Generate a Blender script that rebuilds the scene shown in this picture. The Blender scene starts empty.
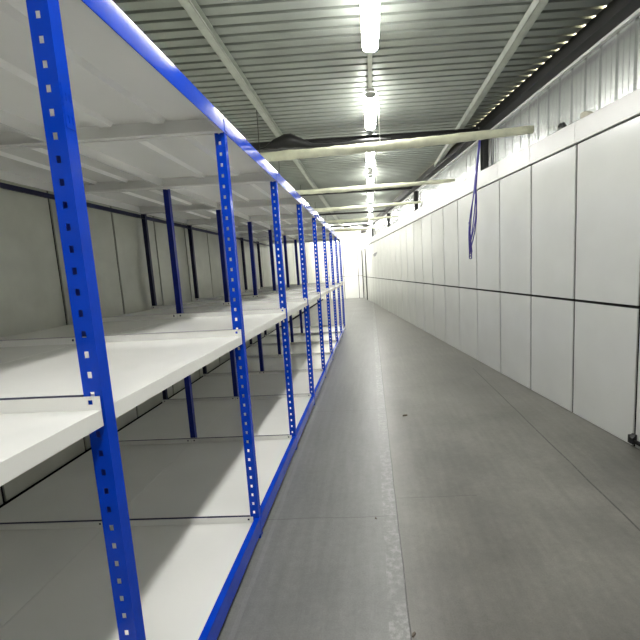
import bpy, math, random
from mathutils import Matrix, Vector
random.seed(4)
SC = bpy.context.scene
COL = SC.collection

# ------------------------------------------------------------------ helpers
class MB:
    """collects faces; build() links them as ONE mesh object"""
    def __init__(s): s.v = []; s.f = []; s.m = []
    def add(s, vs, fs, m=0):
        o = len(s.v); s.v += [tuple(p) for p in vs]
        for f in fs: s.f.append(tuple(i + o for i in f)); s.m.append(m)
    def box(s, x0, x1, y0, y1, z0, z1, m=0):
        vs = [(x, y, z) for x in (x0, x1) for y in (y0, y1) for z in (z0, z1)]
        s.add(vs, [(0, 1, 3, 2), (4, 6, 7, 5), (0, 4, 5, 1), (2, 3, 7, 6), (0, 2, 6, 4), (1, 5, 7, 3)], m)
    def prism(s, prof, a, b, axis='y', m=0, caps=True):
        """closed profile extruded from a to b; profile points are the two other axes"""
        def P(p, t):
            return {'y': (p[0], t, p[1]), 'x': (t, p[0], p[1]), 'z': (p[0], p[1], t)}[axis]
        n = len(prof)
        vs = [P(p, a) for p in prof] + [P(p, b) for p in prof]
        fs = [(i, (i + 1) % n, n + (i + 1) % n, n + i) for i in range(n)]
        if caps: fs += [tuple(range(n - 1, -1, -1)), tuple(range(n, 2 * n))]
        s.add(vs, fs, m)
    def tube(s, pts, r, n=10, m=0, caps=True):
        pts = [Vector(p) for p in pts]; N = len(pts)
        rs = r if isinstance(r, (list, tuple)) else [r] * N
        vs = []; up = None
        for i in range(N):
            t = (pts[min(i + 1, N - 1)] - pts[max(i - 1, 0)]).normalized()
            if up is None:
                up = Vector((0, 0, 1)) if abs(t.z) < .8 else Vector((1, 0, 0))
            a = t.cross(up).normalized(); b = a.cross(t).normalized(); up = b
            for k in range(n):
                q = 2 * math.pi * k / n
                vs.append(pts[i] + (a * math.cos(q) + b * math.sin(q)) * rs[i])
        fs = [(i * n + k, i * n + (k + 1) % n, (i + 1) * n + (k + 1) % n, (i + 1) * n + k) for i in range(N - 1) for k in range(n)]
        if caps: fs += [tuple(range(n - 1, -1, -1)), tuple(range((N - 1) * n, N * n))]
        s.add(vs, fs, m)
    def plate(s, us, vs_, t, holes, fn, m=0):
        """flat plate on grid us x vs_, thickness t along normal, with cells in holes left out; fn(u,v,d)->xyz"""
        nu, nv = len(us), len(vs_)
        o = len(s.v)
        for d in (0, t):
            for j in range(nv):
                for i in range(nu): s.v.append(tuple(fn(us[i], vs_[j], d)))
        def I(i, j, d): return o + d * nu * nv + j * nu + i
        solid = lambda i, j: 0 <= i < nu - 1 and 0 <= j < nv - 1 and (i, j) not in holes
        for j in range(nv - 1):
            for i in range(nu - 1):
                if not solid(i, j): continue
                s.f.append((I(i, j, 0), I(i + 1, j, 0), I(i + 1, j + 1, 0), I(i, j + 1, 0))); s.m.append(m)
                s.f.append((I(i, j, 1), I(i, j + 1, 1), I(i + 1, j + 1, 1), I(i + 1, j, 1))); s.m.append(m)
                for di, dj, a, b in ((-1, 0, (i, j), (i, j + 1)), (1, 0, (i + 1, j + 1), (i + 1, j)), (0, -1, (i + 1, j), (i, j)), (0, 1, (i, j + 1), (i + 1, j + 1))):
                    if not solid(i + di, j + dj):
                        s.f.append((I(*a, 0), I(*b, 0), I(*b, 1), I(*a, 1))); s.m.append(m)
    def build(s, name, mats, parent=None, bevel=0, smooth=False):
        me = bpy.data.meshes.new(name); me.from_pydata(s.v, [], s.f)
        if not isinstance(mats, (list, tuple)): mats = [mats]
        for m in mats: me.materials.append(m)
        for p, k in zip(me.polygons, s.m): p.material_index = k; p.use_smooth = smooth
        me.update()
        import bmesh
        bm = bmesh.new(); bm.from_mesh(me); bmesh.ops.recalc_face_normals(bm, faces=bm.faces); bm.to_mesh(me); bm.free()
        o = bpy.data.objects.new(name, me); COL.objects.link(o)
        if parent: o.parent = parent
        if bevel:
            b = o.modifiers.new('bevel', 'BEVEL'); b.width = bevel; b.segments = 2; b.limit_method = 'ANGLE'
        return o

def empty(name, loc=(0, 0, 0), rz=0):
    o = bpy.data.objects.new(name, None); COL.objects.link(o); o.location = loc; o.rotation_euler = (0, 0, rz); o.empty_display_size = .1
    return o
def tag(o, label, cat, group=None):
    o['label'] = label; o['category'] = cat
    if group: o['group'] = group
    return o
def struct(o): o['kind'] = 'structure'; return o
def copy_part(o, parent, loc=None):
    c = o.copy(); COL.objects.link(c); c.parent = parent
    if loc is not None: c.location = loc
    return c
def copy_tree(o, loc):
    c = o.copy(); COL.objects.link(c); c.location = loc
    for ch in list(o.children):
        d = copy_part(ch, c)
        for g in list(ch.children): copy_part(g, d)
    return c

# ------------------------------------------------------------------ materials
class NT:
    def __init__(s, name):
        s.mat = bpy.data.materials.new(name); s.mat.use_nodes = True
        s.t = s.mat.node_tree; s.b = s.t.nodes['Principled BSDF']
    def n(s, typ, **kw):
        o = s.t.nodes.new(typ)
        for k, v in kw.items():
            if k.startswith('_'): setattr(o, k[1:], v)
            else: o.inputs[k.replace('__', ' ')].default_value = v
        return o
    def l(s, a, b): s.t.links.new(a, b)
    def ramp(s, fac, stops):
        r = s.n('ShaderNodeValToRGB'); e = r.color_ramp.elements
        while len(e) < len(stops): e.new(.5)
        for q, (p, c) in zip(e, stops): q.position = p; q.color = c if len(c) == 4 else (*c, 1)
        s.l(fac, r.inputs[0]); return r.outputs[0]

def paint(name, col, rough=.35, metal=0., spec=.5, var=.06, scale=6, bump=0, coat=0):
    m = NT(name); b = m.b
    co = m.n('ShaderNodeTexCoord'); nz = m.n('ShaderNodeTexNoise', Scale=scale, Detail=4.)
    m.l(co.outputs['Object'], nz.inputs['Vector'])
    lo = tuple(c * (1 - var) for c in col); hi = tuple(min(1, c * (1 + var)) for c in col)
    m.l(m.ramp(nz.outputs['Fac'], [(.3, lo), (.7, hi)]), b.inputs['Base Color'])
    b.inputs['Roughness'].default_value = rough; b.inputs['Metallic'].default_value = metal
    b.inputs['Specular IOR Level'].default_value = spec
    b.inputs['Coat Weight'].default_value = coat
    if bump:
        n2 = m.n('ShaderNodeTexNoise', Scale=scale * 12, Detail=2.); m.l(co.outputs['Object'], n2.inputs['Vector'])
        bp = m.n('ShaderNodeBump', Strength=bump, Distance=.01); m.l(n2.outputs['Fac'], bp.inputs['Height']); m.l(bp.outputs['Normal'], b.inputs['Normal'])
    return m.mat

M = {}
M['blue'] = paint('blue_powder_coat', (.002, .050, .54), .085, spec=.18, var=.08, scale=9)
M['blue_shaded'] = paint('blue_coat_shaded', (.004, .016, .24), .3, spec=.3, var=.08)  # same blue paint, darkened for the shade on the middle-row posts
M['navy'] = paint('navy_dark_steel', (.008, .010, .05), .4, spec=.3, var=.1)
M['tray'] = paint('white_tray_enamel', (.87, .87, .84), .16, spec=.5, var=.02, scale=3)
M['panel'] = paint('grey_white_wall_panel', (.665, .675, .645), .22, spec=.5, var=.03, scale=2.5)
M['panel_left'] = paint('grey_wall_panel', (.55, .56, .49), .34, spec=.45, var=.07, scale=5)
M['joint'] = paint('dark_joint', (.012, .012, .012), .8, spec=.1)
M['cap'] = paint('white_trim_metal', (.70, .70, .67), .35, var=.02)
M['sheet'] = paint('profiled_galvanised_sheet', (.60, .62, .60), .27, metal=.75, var=.06, scale=4)
M['roof'] = paint('galvanised_roof_deck', (.30, .325, .29), .45, metal=.5, var=.10, scale=3)
M['galv'] = paint('galvanised_purlin_steel', (.50, .53, .47), .42, metal=.5, var=.12, scale=8)
M['dark'] = paint('dark_painted_steel', (.012, .012, .011), .5, var=.2)
M['pipe'] = paint('pale_pipe_insulation', (.68, .69, .52), .55, var=.14, scale=7, bump=.25)
M['housing'] = paint('lamp_housing_white', (.75, .75, .72), .4)
M['black'] = paint('black_plastic', (.010, .010, .010), .45)
M['cable'] = paint('violet_blue_cable', (.03, .022, .24), .45)
M['chip'] = paint('brown_scrap', (.09, .07, .05), .8)
M['beige'] = paint('beige_bracket_metal', (.45, .43, .33), .5)
M['greyp'] = paint('grey_plastic', (.35, .35, .36), .5)

def emit(name, col, s):
    m = NT(name); m.b.inputs['Base Color'].default_value = (.9, .9, .9, 1)
    m.b.inputs['Emission Color'].default_value = (*col, 1); m.b.inputs['Emission Strength'].default_value = s
    return m.mat
LAMP = 72
M['lamp'] = emit('lamp_diffuser_glow', (1., .985, .945), LAMP)
M['flood'] = emit('added_fill_glow', (1., .97, .92), 1800)  # glow of the hidden fill lamps added to brighten the far end

def floor_mat():
    m = NT('worn_concrete_floor'); b = m.b
    co = m.n('ShaderNodeTexCoord'); P = co.outputs['Object']
    sep = m.n('ShaderNodeSeparateXYZ'); m.l(P, sep.inputs[0]); X, Y = sep.outputs[0], sep.outputs[1]
    def math_(op, a, bb=None, c=None):
        n = m.n('ShaderNodeMath', _operation=op)
        for i, q in enumerate((a, bb, c)):
            if q is None: continue
            if isinstance(q, (int, float)): n.inputs[i].default_value = q
            else: m.l(q, n.inputs[i])
        return n.outputs[0]
    def mix(f, a, bb, mode='MIX'):
        n = m.n('ShaderNodeMix', _data_type='RGBA', _blend_type=mode)
        if isinstance(f, (int, float)): n.inputs['Factor'].default_value = f
        else: m.l(f, n.inputs['Factor'])
        for s_, q in (('A', a), ('B', bb)):
            i = [k for k in n.inputs if k.name == s_ and k.type == 'RGBA'][0]
            if isinstance(q, tuple): i.default_value = (*q, 1)
            else: m.l(q, i)
        return [k for k in n.outputs if k.type == 'RGBA'][0]
    n1 = m.n('ShaderNodeTexNoise', Scale=1.3, Detail=6., Roughness=.6); m.l(P, n1.inputs['Vector'])
    n2 = m.n('ShaderNodeTexNoise', Scale=26., Detail=5., Roughness=.7); m.l(P, n2.inputs['Vector'])
    n3 = m.n('ShaderNodeTexNoise', Scale=140., Detail=2.); m.l(P, n3.inputs['Vector'])
    mp = m.n('ShaderNodeMapping'); mp.inputs['Scale'].default_value = (9., .8, 1.); m.l(P, mp.inputs['Vector'])
    n4 = m.n('ShaderNodeTexNoise', Scale=2.5, Detail=4.); m.l(mp.outputs[0], n4.inputs['Vector'])
    right = m.ramp(n1.outputs['Fac'], [(.32, (.128, .125, .112)), (.68, (.222, .215, .192))])
    left = m.ramp(n1.outputs['Fac'], [(.3, (.165, .166, .160)), (.7, (.215, .216, .208))])
    # the seam between the two pours runs along the aisle
    w = m.n('ShaderNodeTexNoise', Scale=3., Detail=3.); m.l(P, w.inputs['Vector'])
    xs = math_('ADD', X, math_('MULTIPLY_ADD', w.outputs['Fac'], .016, -.008))
    side = math_('GREATER_THAN', xs, .092)
    c = mix(side, left, right)
    st = m.ramp(n4.outputs['Fac'], [(.35, (.84,) * 3), (.65, (1.08,) * 3)])
    c = mix(.5, c, st, 'MULTIPLY')
    sp = m.ramp(n2.outputs['Fac'], [(.3, (.78,) * 3), (.7, (1.1,) * 3)])
    c = mix(.55, c, sp, 'MULTIPLY')
    sp = m.ramp(n3.outputs['Fac'], [(.3, (.8,) * 3), (.7, (1.12,) * 3)])
    c = mix(.5, c, sp, 'MULTIPLY')
    def line(v, at, w_):  # 1 on a line
        d = math_('ABSOLUTE', math_('SUBTRACT', v, at)); return math_('LESS_THAN', d, w_)
    ys = math_('ADD', Y, math_('MULTIPLY_ADD', w.outputs['Fac'], .03, -.015))
    seam = line(xs, .092, .0035)
    lr = math_('MULTIPLY', line(xs, 1.405, .006), math_('LESS_THAN', Y, 5.6))
    lf = math_('SUBTRACT', 1., side)
    yl = math_('PINGPONG', math_('ADD', ys, 5.52 - 2.235), .92)
    cl = math_('MULTIPLY', math_('LESS_THAN', yl, .004), lf)
    yr = math_('PINGPONG', math_('ADD', ys, 4.8 - 2.42), 1.2)
    cr = math_('MULTIPLY', math_('MULTIPLY', math_('LESS_THAN', yr, .004), side), math_('LESS_THAN', X, .62))
    lines = math_('MAXIMUM', math_('MAXIMUM', seam, lr), math_('MULTIPLY', math_('MAXIMUM', cl, cr), .45))
    brk = m.ramp(n2.outputs['Fac'], [(.32, (.25,) * 3), (.5, (1.,) * 3)])
    lines = math_('MULTIPLY', lines, brk)
    c = mix(math_('MULTIPLY', lines, .8), c, (.03, .03, .028))
    # lamp reflections painted as pale patches in a strip left of the seam
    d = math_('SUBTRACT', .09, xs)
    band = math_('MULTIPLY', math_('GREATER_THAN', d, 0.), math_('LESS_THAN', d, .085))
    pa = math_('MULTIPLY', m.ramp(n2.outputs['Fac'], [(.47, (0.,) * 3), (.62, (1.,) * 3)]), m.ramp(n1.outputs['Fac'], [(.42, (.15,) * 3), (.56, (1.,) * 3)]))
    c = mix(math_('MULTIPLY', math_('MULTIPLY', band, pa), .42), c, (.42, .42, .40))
    # dust line beside the shelving
    d2 = math_('ABSOLUTE', math_('SUBTRACT', xs, -.655))
    c = mix(math_('MULTIPLY', math_('LESS_THAN', d2, .012), .15), c, (.34, .34, .33))
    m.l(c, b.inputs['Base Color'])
    rg = math_('ADD', math_('MULTIPLY', n1.outputs['Fac'], .22), .24)
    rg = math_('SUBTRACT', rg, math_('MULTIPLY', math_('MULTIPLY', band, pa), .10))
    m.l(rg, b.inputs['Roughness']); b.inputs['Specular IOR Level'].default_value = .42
    bp = m.n('ShaderNodeBump', Strength=.25, Distance=.004); m.l(n2.outputs['Fac'], bp.inputs['Height']); m.l(bp.outputs['Normal'], b.inputs['Normal'])
    return m.mat
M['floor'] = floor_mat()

# ------------------------------------------------------------------ the room
Y0, Y1 = -8.0, 20.5           # wall behind the camera, far end wall
XL = -2.52                    # left wall face
ZR = 3.42                     # roof deck underside
SL, XR0 = -.137, 2.416        # right wall: x = XR0 + SL*y
LW = math.hypot(1, SL); RZ = math.atan2(-SL, 1)   # rotates local +y onto the wall direction
WL = (Y1 - Y0) * LW           # wall length
wr = lambda y: XR0 + SL * y

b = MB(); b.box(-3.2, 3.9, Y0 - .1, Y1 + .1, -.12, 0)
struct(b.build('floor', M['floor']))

def panel_wall(name, seams, z_rows, mat, flip, length, thick=.06, top=0, rise=lambda u: 0, gap=.027, vgap=.007):
    """panels in front of a dark backing; local y along the wall, the face at x = 0 and the bulk at flip*x"""
    q = MB(); s = flip
    q.box(*(sorted((s * .012, s * thick))), 0, length, 0, z_rows[-1][1] + top, 1)
    es = [0] + [u for u in seams if 0 < u < length] + [length]
    for a, c in zip(es, es[1:]):
        for z0, z1 in z_rows:
            x0, x1 = sorted((0, s * .02)); y0, y1 = a + gap / 2, c - gap / 2
            ra, rc = (rise(y0), rise(y1)) if z1 == z_rows[-1][1] else (0, 0)
            q.add([(x, y, z) for y, r in ((y0, ra), (y1, rc)) for x in (x0, x1) for z in (z0, z1 + r)],
                  [(0, 1, 3, 2), (4, 6, 7, 5), (0, 4, 5, 1), (2, 3, 7, 6), (0, 2, 6, 4), (1, 5, 7, 3)], 0)
    return struct(q.build(name, [mat, M['joint']], bevel=.0015))

# right wall, skewed to the shelving
us = [(3.018 + .7515 * k - Y0) * LW for k in range(-15, 25)]
w = panel_wall('wall_right', us, [(.004, 1.090), (1.114, 2.480)], M['panel'], 1, WL, thick=.2, top=.14, rise=lambda u: .017 * max(0, min(u / LW + Y0, 6) - 2.5))
ORG = (wr(Y0), Y0, 0)
w.location = ORG; w.rotation_euler = (0, 0, RZ)
# white capping rail, one length per panel, climbing slightly
q = MB(); es = [0] + [u for u in us if 0 < u < WL] + [WL]
for a, c in zip(es, es[1:]):
    def zz(u):
        y = u / LW + Y0; t = max(0, min(y, 6) - 2.5); return 2.492 + .017 * t, 2.655 + .034 * t
    (za, ta), (zc, tc) = zz(a), zz(c); a += .0025; c -= .0025
    vs = [(x, u, z) for u, zl, zh in ((a, za, ta), (c, zc, tc)) for x, z in ((-.022, zl), (-.022, zh - .008), (-.014, zh), (.21, zh), (.21, zl))]
    q.add(vs, [(0, 1, 6, 5), (1, 2, 7, 6), (2, 3, 8, 7), (3, 4, 9, 8), (4, 0, 5, 9), (4, 3, 2, 1, 0), (5, 6, 7, 8, 9)])
o = struct(q.build('trim_1', M['cap'])); o.location = ORG; o.rotation_euler = (0, 0, RZ)
# profiled sheet above it
q = MB(); pts = []; u = 0; P = .19
k = 0
while u < WL:
    for du, dx in ((0, 0), (.030, 0), (.034, .005), (.042, .005), (.046, 0), (.092, 0), (.096, .005), (.104, .005), (.108, 0), (.152, 0), (.160, .024), (.178, .024), (.186, 0)):
        if u + du < WL: pts.append((u + du, .12 + dx))
    u += P
vs = [(x, y, z) for y, x in pts for z in (2.5, 3.285)]
n = len(pts)
q.add(vs, [(2 * i, 2 * i + 2, 2 * i + 3, 2 * i + 1) for i in range(n - 1)])
q.box(.15, .20, 0, WL, 2.5, 3.285)
o = struct(q.build('wall_upper', M['sheet'])); o.location = ORG; o.rotation_euler = (0, 0, RZ)
# ledge trim and the dark eave beam the deck rests on
q = MB(); q.box(-.040, .2, 0, WL, 3.287, 3.305)
o = struct(q.build('trim_2', M['dark'])); o.location = ORG; o.rotation_euler = (0, 0, RZ)
q = MB(); q.box(-.026, -.018, 0, WL, 3.305, ZR - .001); q.box(-.04, .05, 0, WL, 3.305, 3.312)
o = struct(q.build('trim_3', M['dark'])); o.location = ORG; o.rotation_euler = (0, 0, RZ)

q = MB(); q.box(.085, .119, 0, WL, 3.262, 3.287)
o = struct(q.build('trim_6', M['cap'])); o.location = ORG; o.rotation_euler = (0, 0, RZ)

# left wall behind the shelving
us = [3.155 + .764 * k - Y0 for k in range(-15, 24)]
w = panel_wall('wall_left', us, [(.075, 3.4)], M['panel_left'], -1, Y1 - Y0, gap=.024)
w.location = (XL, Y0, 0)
# far end wall and wall behind the camera (local y runs along x)
for name, y, flip, rot in (('wall_back', Y1, -1, -math.pi / 2), ('wall_front', Y0, 1, -math.pi / 2)):
    x0, x1 = XL - .05, wr(y) + .15
    us = [x1 - .39 - wr(y) + wr(y) - x0 - .757 * k for k in range(0, 8)] if name == 'wall_back' else [.757 * k for k in range(1, 8)]
    w = panel_wall(name, sorted(us), [(.004, 1.145), (1.16, 3.4)], M['panel'], flip, x1 - x0)
    w.location = (x0, y, 0); w.rotation_euler = (0, 0, rot)
# dark corner trims at the far right corner
for i, (x, y) in enumerate(((-.41, Y1 - .02), (-.215, 19.05))):
    q = MB(); q.box(x - .022, x + .022, y - .02, y + .015, 0, 2.45)
    struct(q.build('trim_%d' % (4 + i), M['dark']))

# roof deck: wide flats with narrow up-turned flutes every 12 cm
q = MB(); pts = []; y = Y0 - .2
while y < Y1 + .2:
    pts += [(y, ZR), (y + .083, ZR), (y + .088, ZR + .045), (y + .113, ZR + .045), (y + .118, ZR)]
    y += .12
X0 = -3.0
vs = [(x, yy, z) for yy, z in pts for x in (X0, wr(yy) - .014 * LW)]
n = len(pts); q.add(vs, [(2 * i, 2 * i + 1, 2 * i + 3, 2 * i + 2) for i in range(n - 1)])
struct(q.build('ceiling', M['roof']))

# purlins under the deck
def purlin(x, label):
    q = MB(); t = .004
    q.box(x - .035, x + .035, Y0, Y1, 3.345, 3.345 + t); q.box(x - .035, x - .035 + t, Y0, Y1, 3.345, ZR - .001)
    q.box(x - .035, x + .035, Y0, Y1, ZR - t, ZR - .0008); q.box(x + .035 - t, x + .035, Y0, Y1, 3.345, 3.36)
    root = empty('roof_purlin', (0, 0, 0))
    q.build('channel', M['galv'], root)
    tag(root, label, 'roof beam', 'purlins along the roof deck')
purlin(-1.165, 'long galvanised roof channel running above the blue shelving')
purlin(1.345, 'long galvanised roof channel nearest the right wall')

# portal frames: dark column at the right wall and rafter over the aisle
FR = [(5.85, 'nearest dark roof frame, its column behind the hanging blue cables'),
      (9.65, 'second dark roof frame from the camera, just past the second crossing pipe'),
      (13.2, 'third dark roof frame from the camera, far down the aisle'),
      (16.85, 'farthest dark roof frame, just before the bright end wall')]
for y, lab in FR:
    root = empty('portal_frame', (0, y, 0)); xr = wr(y)
    q = MB(); x1 = xr + .02
    zb = 3.24 if y < 7 else 3.295
    q.box(XL + .03, x1, -.05, .05, zb, zb + .01); q.box(XL + .03, x1, -.006, .006, zb + .01, 3.335); q.box(XL + .03, x1, -.05, .05, 3.335, 3.344)
    q.build('rafter', M['dark'], root)
    q = MB(); q.box(-.04, .04, -.045, -.037, 2.78, 3.24); q.box(-.04, .04, .037, .045, 2.78, 3.24); q.box(-.006, .006, -.037, .037, 2.78, 3.24)
    q.box(-.05, .05, -.055, .055, 2.775, 2.785)
    c = q.build('column', M['dark'], root); c.location = (xr + .055, -.02, 0); c.rotation_euler = (0, 0, RZ)
    tag(root, lab, 'steel frame', 'dark roof frames')

# ------------------------------------------------------------------ lamps over the aisle
LX = .085
def make_lamp():
    r = empty('strip_lamp')
    q = MB(); L = .95
    prof = [(-.066, .0), (-.058, -.03), (-.034, -.048), (.034, -.048), (.058, -.03), (.066, 0), (.04, .012), (-.04, .012)]
    q.prism(prof, .006, L - .006); q.build('diffuser', M['lamp'], r)
    q = MB(); q.box(-.052, .052, .0, L, .013, .045); q.build('housing', M['housing'], r, bevel=.004)
    for y in (0, L - .006):
        q = MB(); q.prism([(x * .97, z * .93) for x, z in prof], y, y + .006); q.build('end_cap', M['housing'], r)
    return r
LAMPLAB = ['nearest glowing strip lamp, cut off by the top edge of the photo',
           'second glowing strip lamp from the camera, in front of the dark roof frame',
           'third glowing strip lamp, just under the nearest crossing pipe',
           'fourth glowing strip lamp from the camera',
           'fifth glowing strip lamp from the camera',
           'sixth glowing strip lamp from the camera',
           'seventh glowing strip lamp from the camera',
           'eighth glowing strip lamp from the camera, second last of the row',
           'farthest glowing strip lamp, last of the row at the bright end']
lamp0 = make_lamp()
for k in range(-5, 9):
    y = 2.52 + 1.82 * k
    o = lamp0 if k == -5 else copy_tree(lamp0, (0, 0, 0))
    o.location = (LX, y, 3.29)
    lab = LAMPLAB[k] if k >= 0 else ['strip lamp at the very start of the aisle row, behind the camera', 'second strip lamp from the start of the aisle row, behind the camera', 'third strip lamp from the start of the aisle row, behind the camera', 'strip lamp of the aisle row hanging just behind the camera', 'strip lamp of the aisle row hanging above the camera'][k + 5]
    tag(o, lab, 'lamp', 'strip lamps over the aisle')
q = MB(); root = empty('lamp_rail', (LX, 0, 0))
q.box(-.02, .02, Y0 + .1, 18.2, 3.336, 3.360)
q.build('rail', M['galv'], root)
tag(root, 'thin grey rail carrying the row of strip lamps', 'rail')

# ------------------------------------------------------------------ crossing pipes
def cross_pipe(y, xl, z0, sag, lab, skew=0, seed=0, rad=.041):
    rnd = random.Random(seed)
    xr = wr(y) + .03; N = 40
    pts = []; rs = []
    for i in range(N + 1):
        t = i / N; x = xl + (xr - xl) * t
        z = z0 - .012 - sag * math.sin(math.pi * t) + .05 * t + rnd.uniform(-.003, .003)
        pts.append((x, skew * (t - .3) + rnd.uniform(-.003, .003), z)); rs.append(rad + rnd.uniform(-.004, .004) - .014 * max(0, t - .6) / .4)
    root = empty('insulated_pipe', (0, y, 0))
    q = MB(); q.tube(pts, rs, 12); q.build('pipe', M['pipe'], root, smooth=True)
    q = MB(); q.tube([(xl + .03, pts[0][1], z0 + .0), (xl + .035, pts[0][1], ZR)], .004, 6); q.build('hanger_rod', M['dark'], root)
    q = MB(); q.tube([(pts[0][0] - .012, pts[0][1], z0), (pts[0][0] + .012, pts[0][1], z0)], rad + .005, 12); q.build('end_collar', M['galv'], root)
    q = MB(); q.tube([(LX + .09, pts[18][1], z0 + .03), (LX + .09, pts[18][1], ZR)], .004, 6); q.build('hanger_rod', M['galv'], root)
    tag(root, lab, 'pipe', 'pale pipes crossing the aisle'); return root
cross_pipe(4.66, -1.24, 2.845, .015, 'nearest pale insulated pipe crossing over the aisle', -.22, 1, .053)
cross_pipe(6.95, -1.5, 2.86, .012, 'second pale insulated pipe, crossing behind the hanging blue cables', 0, 2)
cross_pipe(9.05, -1.5, 2.86, .01, 'third pale insulated pipe crossing the aisle', 0, 3)
cross_pipe(11.4, -1.5, 2.87, .01, 'fourth pale insulated pipe crossing the aisle, far down', 0, 4)
cross_pipe(14.0, -1.5, 2.87, .01, 'farthest pale insulated pipe crossing the aisle', 0, 5)
# black bundle lying over the left half of the first pipe
q = MB(); pts = []; rs = []; rnd = random.Random(9)
for i in range(26):
    t = i / 25; x = -1.20 + 1.5 * t
    pts.append((x, 0, 2.925 + .055 * math.exp(-((t - .22) / .13) ** 2) + .012 * math.sin(9 * t)))
    rs.append(max(.010, (.026 + .055 * math.exp(-((t - .22) / .12) ** 2) + rnd.uniform(-.006, .006)) * (1 if t > .06 else .4)))
q.tube(pts, rs, 10); o = q.build('foil_bundle', M['black'], smooth=True); o.location = (0, 4.72, 0)
tag(o, 'lumpy black bundle lying on the left half of the nearest crossing pipe', 'bundle')

# ------------------------------------------------------------------ hanging blue cables
root = empty('hanging_cable', (0, 5.62, 0)); rnd = random.Random(3)
xc = wr(5.62) - .09
for k in range(5):
    q = MB(); pts = []; ph = rnd.uniform(0, 6); dx = (k - 2) * .012
    bot = 1.58 + .03 * k; N = 26
    for i in range(N + 1):
        t = i / N
        z = 3.18 + (bot - 3.18) * t; sp = max(0, (t - .45) / .55)
        lx = (math.sin(ph) * .8 + (k - 2) * .5) * .07 * math.sin(math.pi * min(1, sp * 1.02))
        pts.append((xc - .17 * t + dx * .5 * (1 - sp) + lx + .004 * math.sin(7 * t + ph), .012 * math.cos(k * 1.4) + .02 * math.cos(ph) * sp, z))
    # turn back up in a loop
    x, yy, z = pts[-1]
    for j in range(1, 8):
        a = math.pi * j / 8; pts.append((x + .028 * (1 - math.cos(a)) * .6, yy + .01 * (k % 2), z - .022 * math.sin(a) + .035 * j / 8 * k / 2))
    for j in range(1, 10): pts.append((x + .034 - .003 * j, yy + .012, z + .04 * j))
    q.tube(pts, .0075, 6); q.build('cable_strand', M['cable'], root, smooth=True)
q = MB(); q.tube([(xc, 0, 3.16), (xc, 0, 3.245)], .012, 8); q.build('cable_tie', M['dark'], root)
tag(root, 'bundle of violet-blue cables hanging loose in front of right wall', 'cable')

# ------------------------------------------------------------------ small things on the right wall and floor
def on_wall(o, y, off=0, z=0):
    o.location = (wr(y) - off / LW, y + off * SL / LW, z); o.rotation_euler = (0, 0, RZ); return o
q = MB(); q.prism([(-.08, 0), (.05, 0), (.05, .045), (-.012, .042)], .0, .06, axis='x'); o = q.build('metal_bracket', M['beige'])
tag(on_wall(o, 3.68, 0, 2.704), 'small beige metal wedge on top of the white capping rail', 'bracket')
q = MB(); q.tube([(0, -.045, .0), (0, -.02, .03), (0, .0, .012), (0, .02, .034), (0, .045, .025)], .014, 8)
q.box(-.012, .012, -.03, .0, -.002, .012); o = q.build('cable_clip', M['black'])
tag(on_wall(o, 3.99, .0, 2.722), 'small black clip on the capping rail left of the beige wedge', 'clip')
q = MB(); q.prism([(-.035, .0), (.0, .0), (.0, .075), (-.012, .075), (-.035, .05)], -.018, .02, axis='y'); q.box(-.03, -.005, -.12, .018, .012, .034); q.box(-.034, -.002, .018, .034, .0, .062)
o = q.build('door_latch', M['black']); tag(on_wall(o, 3.005, .002, .035), 'black floor latch at the foot of right wall', 'latch')
root = empty('security_camera')
q = MB(); q.box(-.03, -.0, -.04, .04, .05, .13); q.build('mount', M['greyp'], root)
q = MB(); q.tube([(-.03, 0, .09), (-.10, -.02, .06)], .018, 8); q.build('arm', M['greyp'], root)
q = MB(); q.tube([(-.09, .05, .04), (-.10, -.16, 0)], .045, 12); q.build('body', M['greyp'], root)
tag(on_wall(root, 15.7, .0, 1.99), 'small grey camera on the right wall far down the aisle', 'camera')
def chip(x, y, s, lab, rz):
    q = MB(); q.prism([(-s, -s * .3), (s * .7, -s * .45), (s, .1 * s), (.1 * s, s * .5), (-s * .8, s * .3)], 0, s * .35, axis='z'); o = q.build('debris_chip', M['chip']); o.location = (x, y, 0.0005); o.rotation_euler = (0, 0, rz); tag(o, lab, 'debris')
chip(.278, 3.86, .028, 'small dark chip lying on the paler floor right of the seam', .3)
chip(.105, 1.445, .013, 'tiny brown crumb on the floor seam at the bottom edge', 1.)
chip(-.04, 2.215, .010, 'tiny dark crumb on the floor left of the seam', 2.)

# ------------------------------------------------------------------ the shelving
XF, XB, XD = -.7013, -1.590, -2.425
PY1, PS = .9954, 1.1096
NP = 10                        # upright rows: one behind the camera and nine in view
py = lambda i: PY1 + (i - 1) * PS
rack = empty('shelving_rack', (0, 0, 0))
tag(rack, 'long blue steel shelving with white trays along the left wall', 'shelving')
PW, PD, PH = .050, .037, 2.288
def make_post():
    q = MB(); zs = [0]; z = .045
    while z < PH - .03:
        zs += [z, z + .017]; z += .0528
    zs.append(PH)
    us = [-PW, -.033, -.021, 0]
    holes = {(1, j) for j in range(1, len(zs) - 1, 2)}
    q.plate(us, zs, .0022, holes, lambda u, v, d: (u, d, v))
    q.box(-.0022, 0, .0022, PD, 0, PH)
    q.box(-PW, -PW + .0022, .0022, .010, 0, PH)
    o = q.build('upright_post', M['blue'], rack)
    return o
def make_plain_post(mat):
    q = MB(); q.box(-.060, 0, 0, .0022, 0, PH); q.box(-.0022, 0, -PD, 0, 0, PH)
    return q.build('upright_post', mat, rack)
posts = []
for i in range(NP):
    if i == 0: row = [(make_post(), XF, -PD), (make_plain_post(M['blue_shaded']), XB, .045), (make_plain_post(M['navy']), XD, .045)]
    for o, x, dy in row:
        if i: o = copy_part(o, rack)
        o.location = (x, py(i) + dy, 0.0); posts.append(o)
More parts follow.
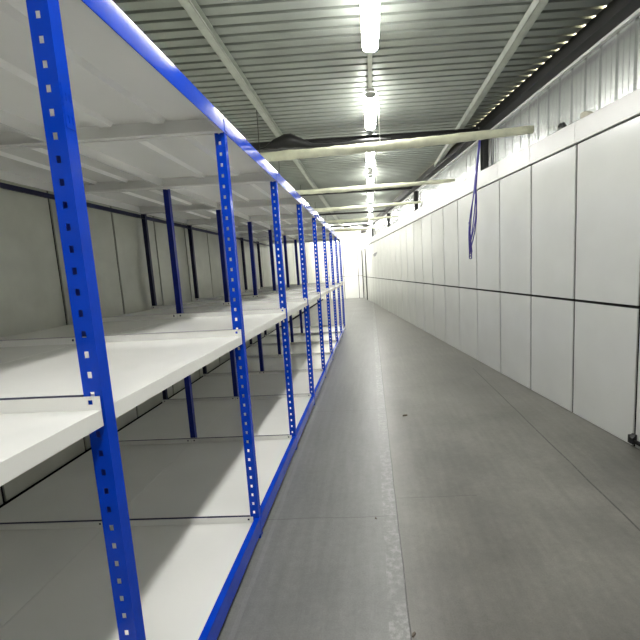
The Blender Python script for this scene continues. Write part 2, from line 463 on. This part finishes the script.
# foot plates
foot = None
for o in posts:
    if foot is None:
        q = MB(); q.box(-.062, -.001, -.004, .045, 0, .004); foot = q.build('foot_plate', M['blue'], o)
        foot.location = (0, 0, 0)
    else: copy_part(foot, o)
# slotted splice sleeve on the nearest front post
q = MB(); z0 = 1.868
q.plate([.004, .010, .016, .022, .028, .034], [z0, z0 + .012, z0 + .030, z0 + .062, z0 + .080, z0 + .10], .0015, {(1, 1), (3, 1), (1, 3), (3, 3)}, lambda u, v, d: (.0002 + d, u, v))
q.build('splice_sleeve', M['blue'], posts[3])

# trays
TL = PS - .016
def make_tray(name, x0, x1, up, skirt, fr=.012):
    """a folded sheet tray; surface at z = 0, local y from 0 to TL; x0 is the aisle side"""
    q = MB(); t = .0015; H = .036; S = skirt
    q.box(x1, x0, 0, TL, -t, 0)
    # front and rear skirts with return folds
    for x, s in ((x0, -1), (x1, 1)):
        q.box(*sorted((x, x + s * t)), 0, TL, -S, -t); q.box(*sorted((x, x + s * fr)), 0, TL, -S, -S + t)
    # end lips, folded up on the loaded shelves and down on the deck
    hx = .012
    for y0, yd in ((0, 1), (TL, -1)):
        us = [x1, x1 + .020, x1 + .020 + hx, x0 - .020 - hx, x0 - .020, x0]
        zs = [0, .014, .014 + .012, H] if up else [-S, -S * .55, -S * .55 + .014, -t]
        q.plate(us, zs, t, {(1, 1), (3, 1)}, lambda u, v, d: (u, y0 + yd * d, v))
        if up: q.box(x1, x0, *sorted((y0, y0 + yd * .0045)), H - t, H)
        else: q.box(x1, x0, *sorted((y0, y0 + yd * .030)), -S - .006, -S)
        if up: q.box(x1, x0, *sorted((y0, y0 + yd * t)), -S, -t)
    # hat stiffeners pressed under the sheet
    n = 2; d = x0 - x1
    for k in range(n):
        xc = x0 - d * ((.345, .64) if n == 2 else (.5,))[k]
        q.prism([(xc - .045, -t), (xc - .028, -.022), (xc + .028, -.022), (xc + .045, -t)], .035, TL - .035)
    return q.build(name, M['tray'], rack, bevel=0)
ZB, ZM, ZT = .100, 1.178, 2.284
kinds = {}
G = .0015
rows = [(XF - .0035, XB - .012), (XB - .014, -2.445)]
for r, (x0, x1) in enumerate(rows):
    kinds[r, 'up'] = make_tray('shelf_tray', x0, x1, True, .043)
    kinds[r, 'low'] = make_tray('shelf_tray', x0 - .030 * (r == 0), x1, True, .043)
    kinds[r, 'top'] = make_tray('shelf_tray', x0, x1, False, .066)
used = set()
for i in range(NP - 1):
    for r in (0, 1):
        for kind, z in (('low', ZB), ('up', ZM), ('top', ZT)):
            k = kinds[r, kind]
            o = copy_part(k, rack) if k in used else k
            used.add(k); o.location = (0, py(i) - PD + .010, z)
# bolts through the lip holes at the front posts are read as the blue post behind them

# dark strips added as the shade in the joints between the loaded trays
q = MB(); q.box(XD - .02, XF - .055, -.0045, .0085, -.03, .0366); gs = q.build('gap_shade_strip', M['navy'], rack); first = True
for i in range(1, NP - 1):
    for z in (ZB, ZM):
        o = gs if first else copy_part(gs, rack); first = False
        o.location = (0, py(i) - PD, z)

# long beams: front top, front bottom, rear top - one length per bay
def beam(z0, z1, x, inward, mat, fl_top, fl_bot):
    q = MB(); t = .003; L = PS - .006
    prof = []
    q.box(*sorted((x, x + t * inward)), 0, L, z0, z1)
    if fl_top: q.box(*sorted((x, x + fl_top * inward)), 0, L, z1 - t, z1)
    if fl_bot: q.box(*sorted((x, x + fl_bot * inward)), 0, L, z0, z0 + t)
    return q.build('long_beam', mat, rack, bevel=.0025)
bt = beam(2.212, 2.296, XF + .0035, -1, M['blue'], .0, .0)
bb = beam(.034, .122, XF + .0035, -1, M['blue'], .032, .02)
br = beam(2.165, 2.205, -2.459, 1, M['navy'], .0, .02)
for i in range(NP - 1):
    for k in (bt, bb, br):
        o = k if i == 0 else copy_part(k, rack)
        o.location = (0, py(i) - .018 + .003, 0)
# joint straps where the beam lengths meet
q = MB(); q.box(XF + .0036, XF + .0060, -.022, .022, 2.222, 2.286); js = q.build('joint_strap', M['blue'], rack, bevel=.002)
q = MB(); q.box(XF + .0036, XF + .0060, -.022, .022, .044, .112); jb = q.build('joint_strap', M['blue'], rack, bevel=.002)
for i in range(1, NP - 1):
    for k in (js, jb):
        o = k if i == 1 else copy_part(k, rack)
        o.location = (0, py(i) - .0165, 0)

# ------------------------------------------------------------------ unseen fill lamps added to overexpose the far end wall
root0 = None
for x, lab in ((-1.9, 'left added fill lamp, hidden behind the last rafter, brightening the far end wall'), (-.9, 'middle added fill lamp, hidden behind the last rafter, brightening the far end wall'), (-.1, 'right added fill lamp, hidden behind the last rafter, brightening the far end wall')):
    if root0 is None:
        r = root0 = empty('added_fill_lamp')
        q = MB(); q.box(-.13, .13, -.03, .03, -.045, .045); q.build('lamp_body', M['dark'], r, bevel=.006)
        q = MB(); q.box(-.115, .115, .0305, .036, -.040, .040); q.build('lamp_lens', M['flood'], r)
        q = MB(); q.box(-.145, -.132, -.012, .012, -.02, .10); q.box(.132, .145, -.012, .012, -.02, .10); q.box(-.145, .145, -.012, .012, .095, .109); q.build('yoke', M['dark'], r)
    else: r = copy_tree(root0, (0, 0, 0))
    r.location = (x, 17.05, 3.31); tag(r, lab, 'lamp', 'added fill lamps hidden at the far end')

# ------------------------------------------------------------------ daylight outside, seen only through the eave gaps
W = bpy.data.worlds.new('outside'); SC.world = W; W.use_nodes = True
bg = W.node_tree.nodes['Background']; bg.inputs[0].default_value = (1., .86, .62, 1); bg.inputs[1].default_value = 20.

# ------------------------------------------------------------------ camera
f_, cx_, pi_, ro_, ya_ = 394.681, 358.3519, .1283, -.0529, -.0371
cp, sp = math.cos(pi_), math.sin(pi_); cy, sy = math.cos(ya_), math.sin(ya_)
fwd = Vector((sy * cp, cy * cp, -sp)); rt = Vector((cy, -sy, 0)); up = rt.cross(fwd)
r2 = rt * math.cos(ro_) + up * math.sin(ro_); u2 = -rt * math.sin(ro_) + up * math.cos(ro_)
cam = bpy.data.cameras.new('camera'); co = bpy.data.objects.new('camera', cam); COL.objects.link(co)
mat = Matrix((r2, u2, -fwd)).transposed().to_4x4(); mat.translation = (0, 0, 1.5); co.matrix_world = mat
cam.sensor_fit = 'HORIZONTAL'; cam.sensor_width = 36; cam.lens = f_ / 640 * 36
cam.shift_x = (320 - cx_) / 640; cam.clip_start = .02; cam.clip_end = 100
SC.camera = co
vs_ = SC.view_settings; vs_.view_transform = 'Standard'; vs_.look = 'None'; vs_.gamma = 1; vs_.use_curve_mapping = False; vs_.exposure = 0
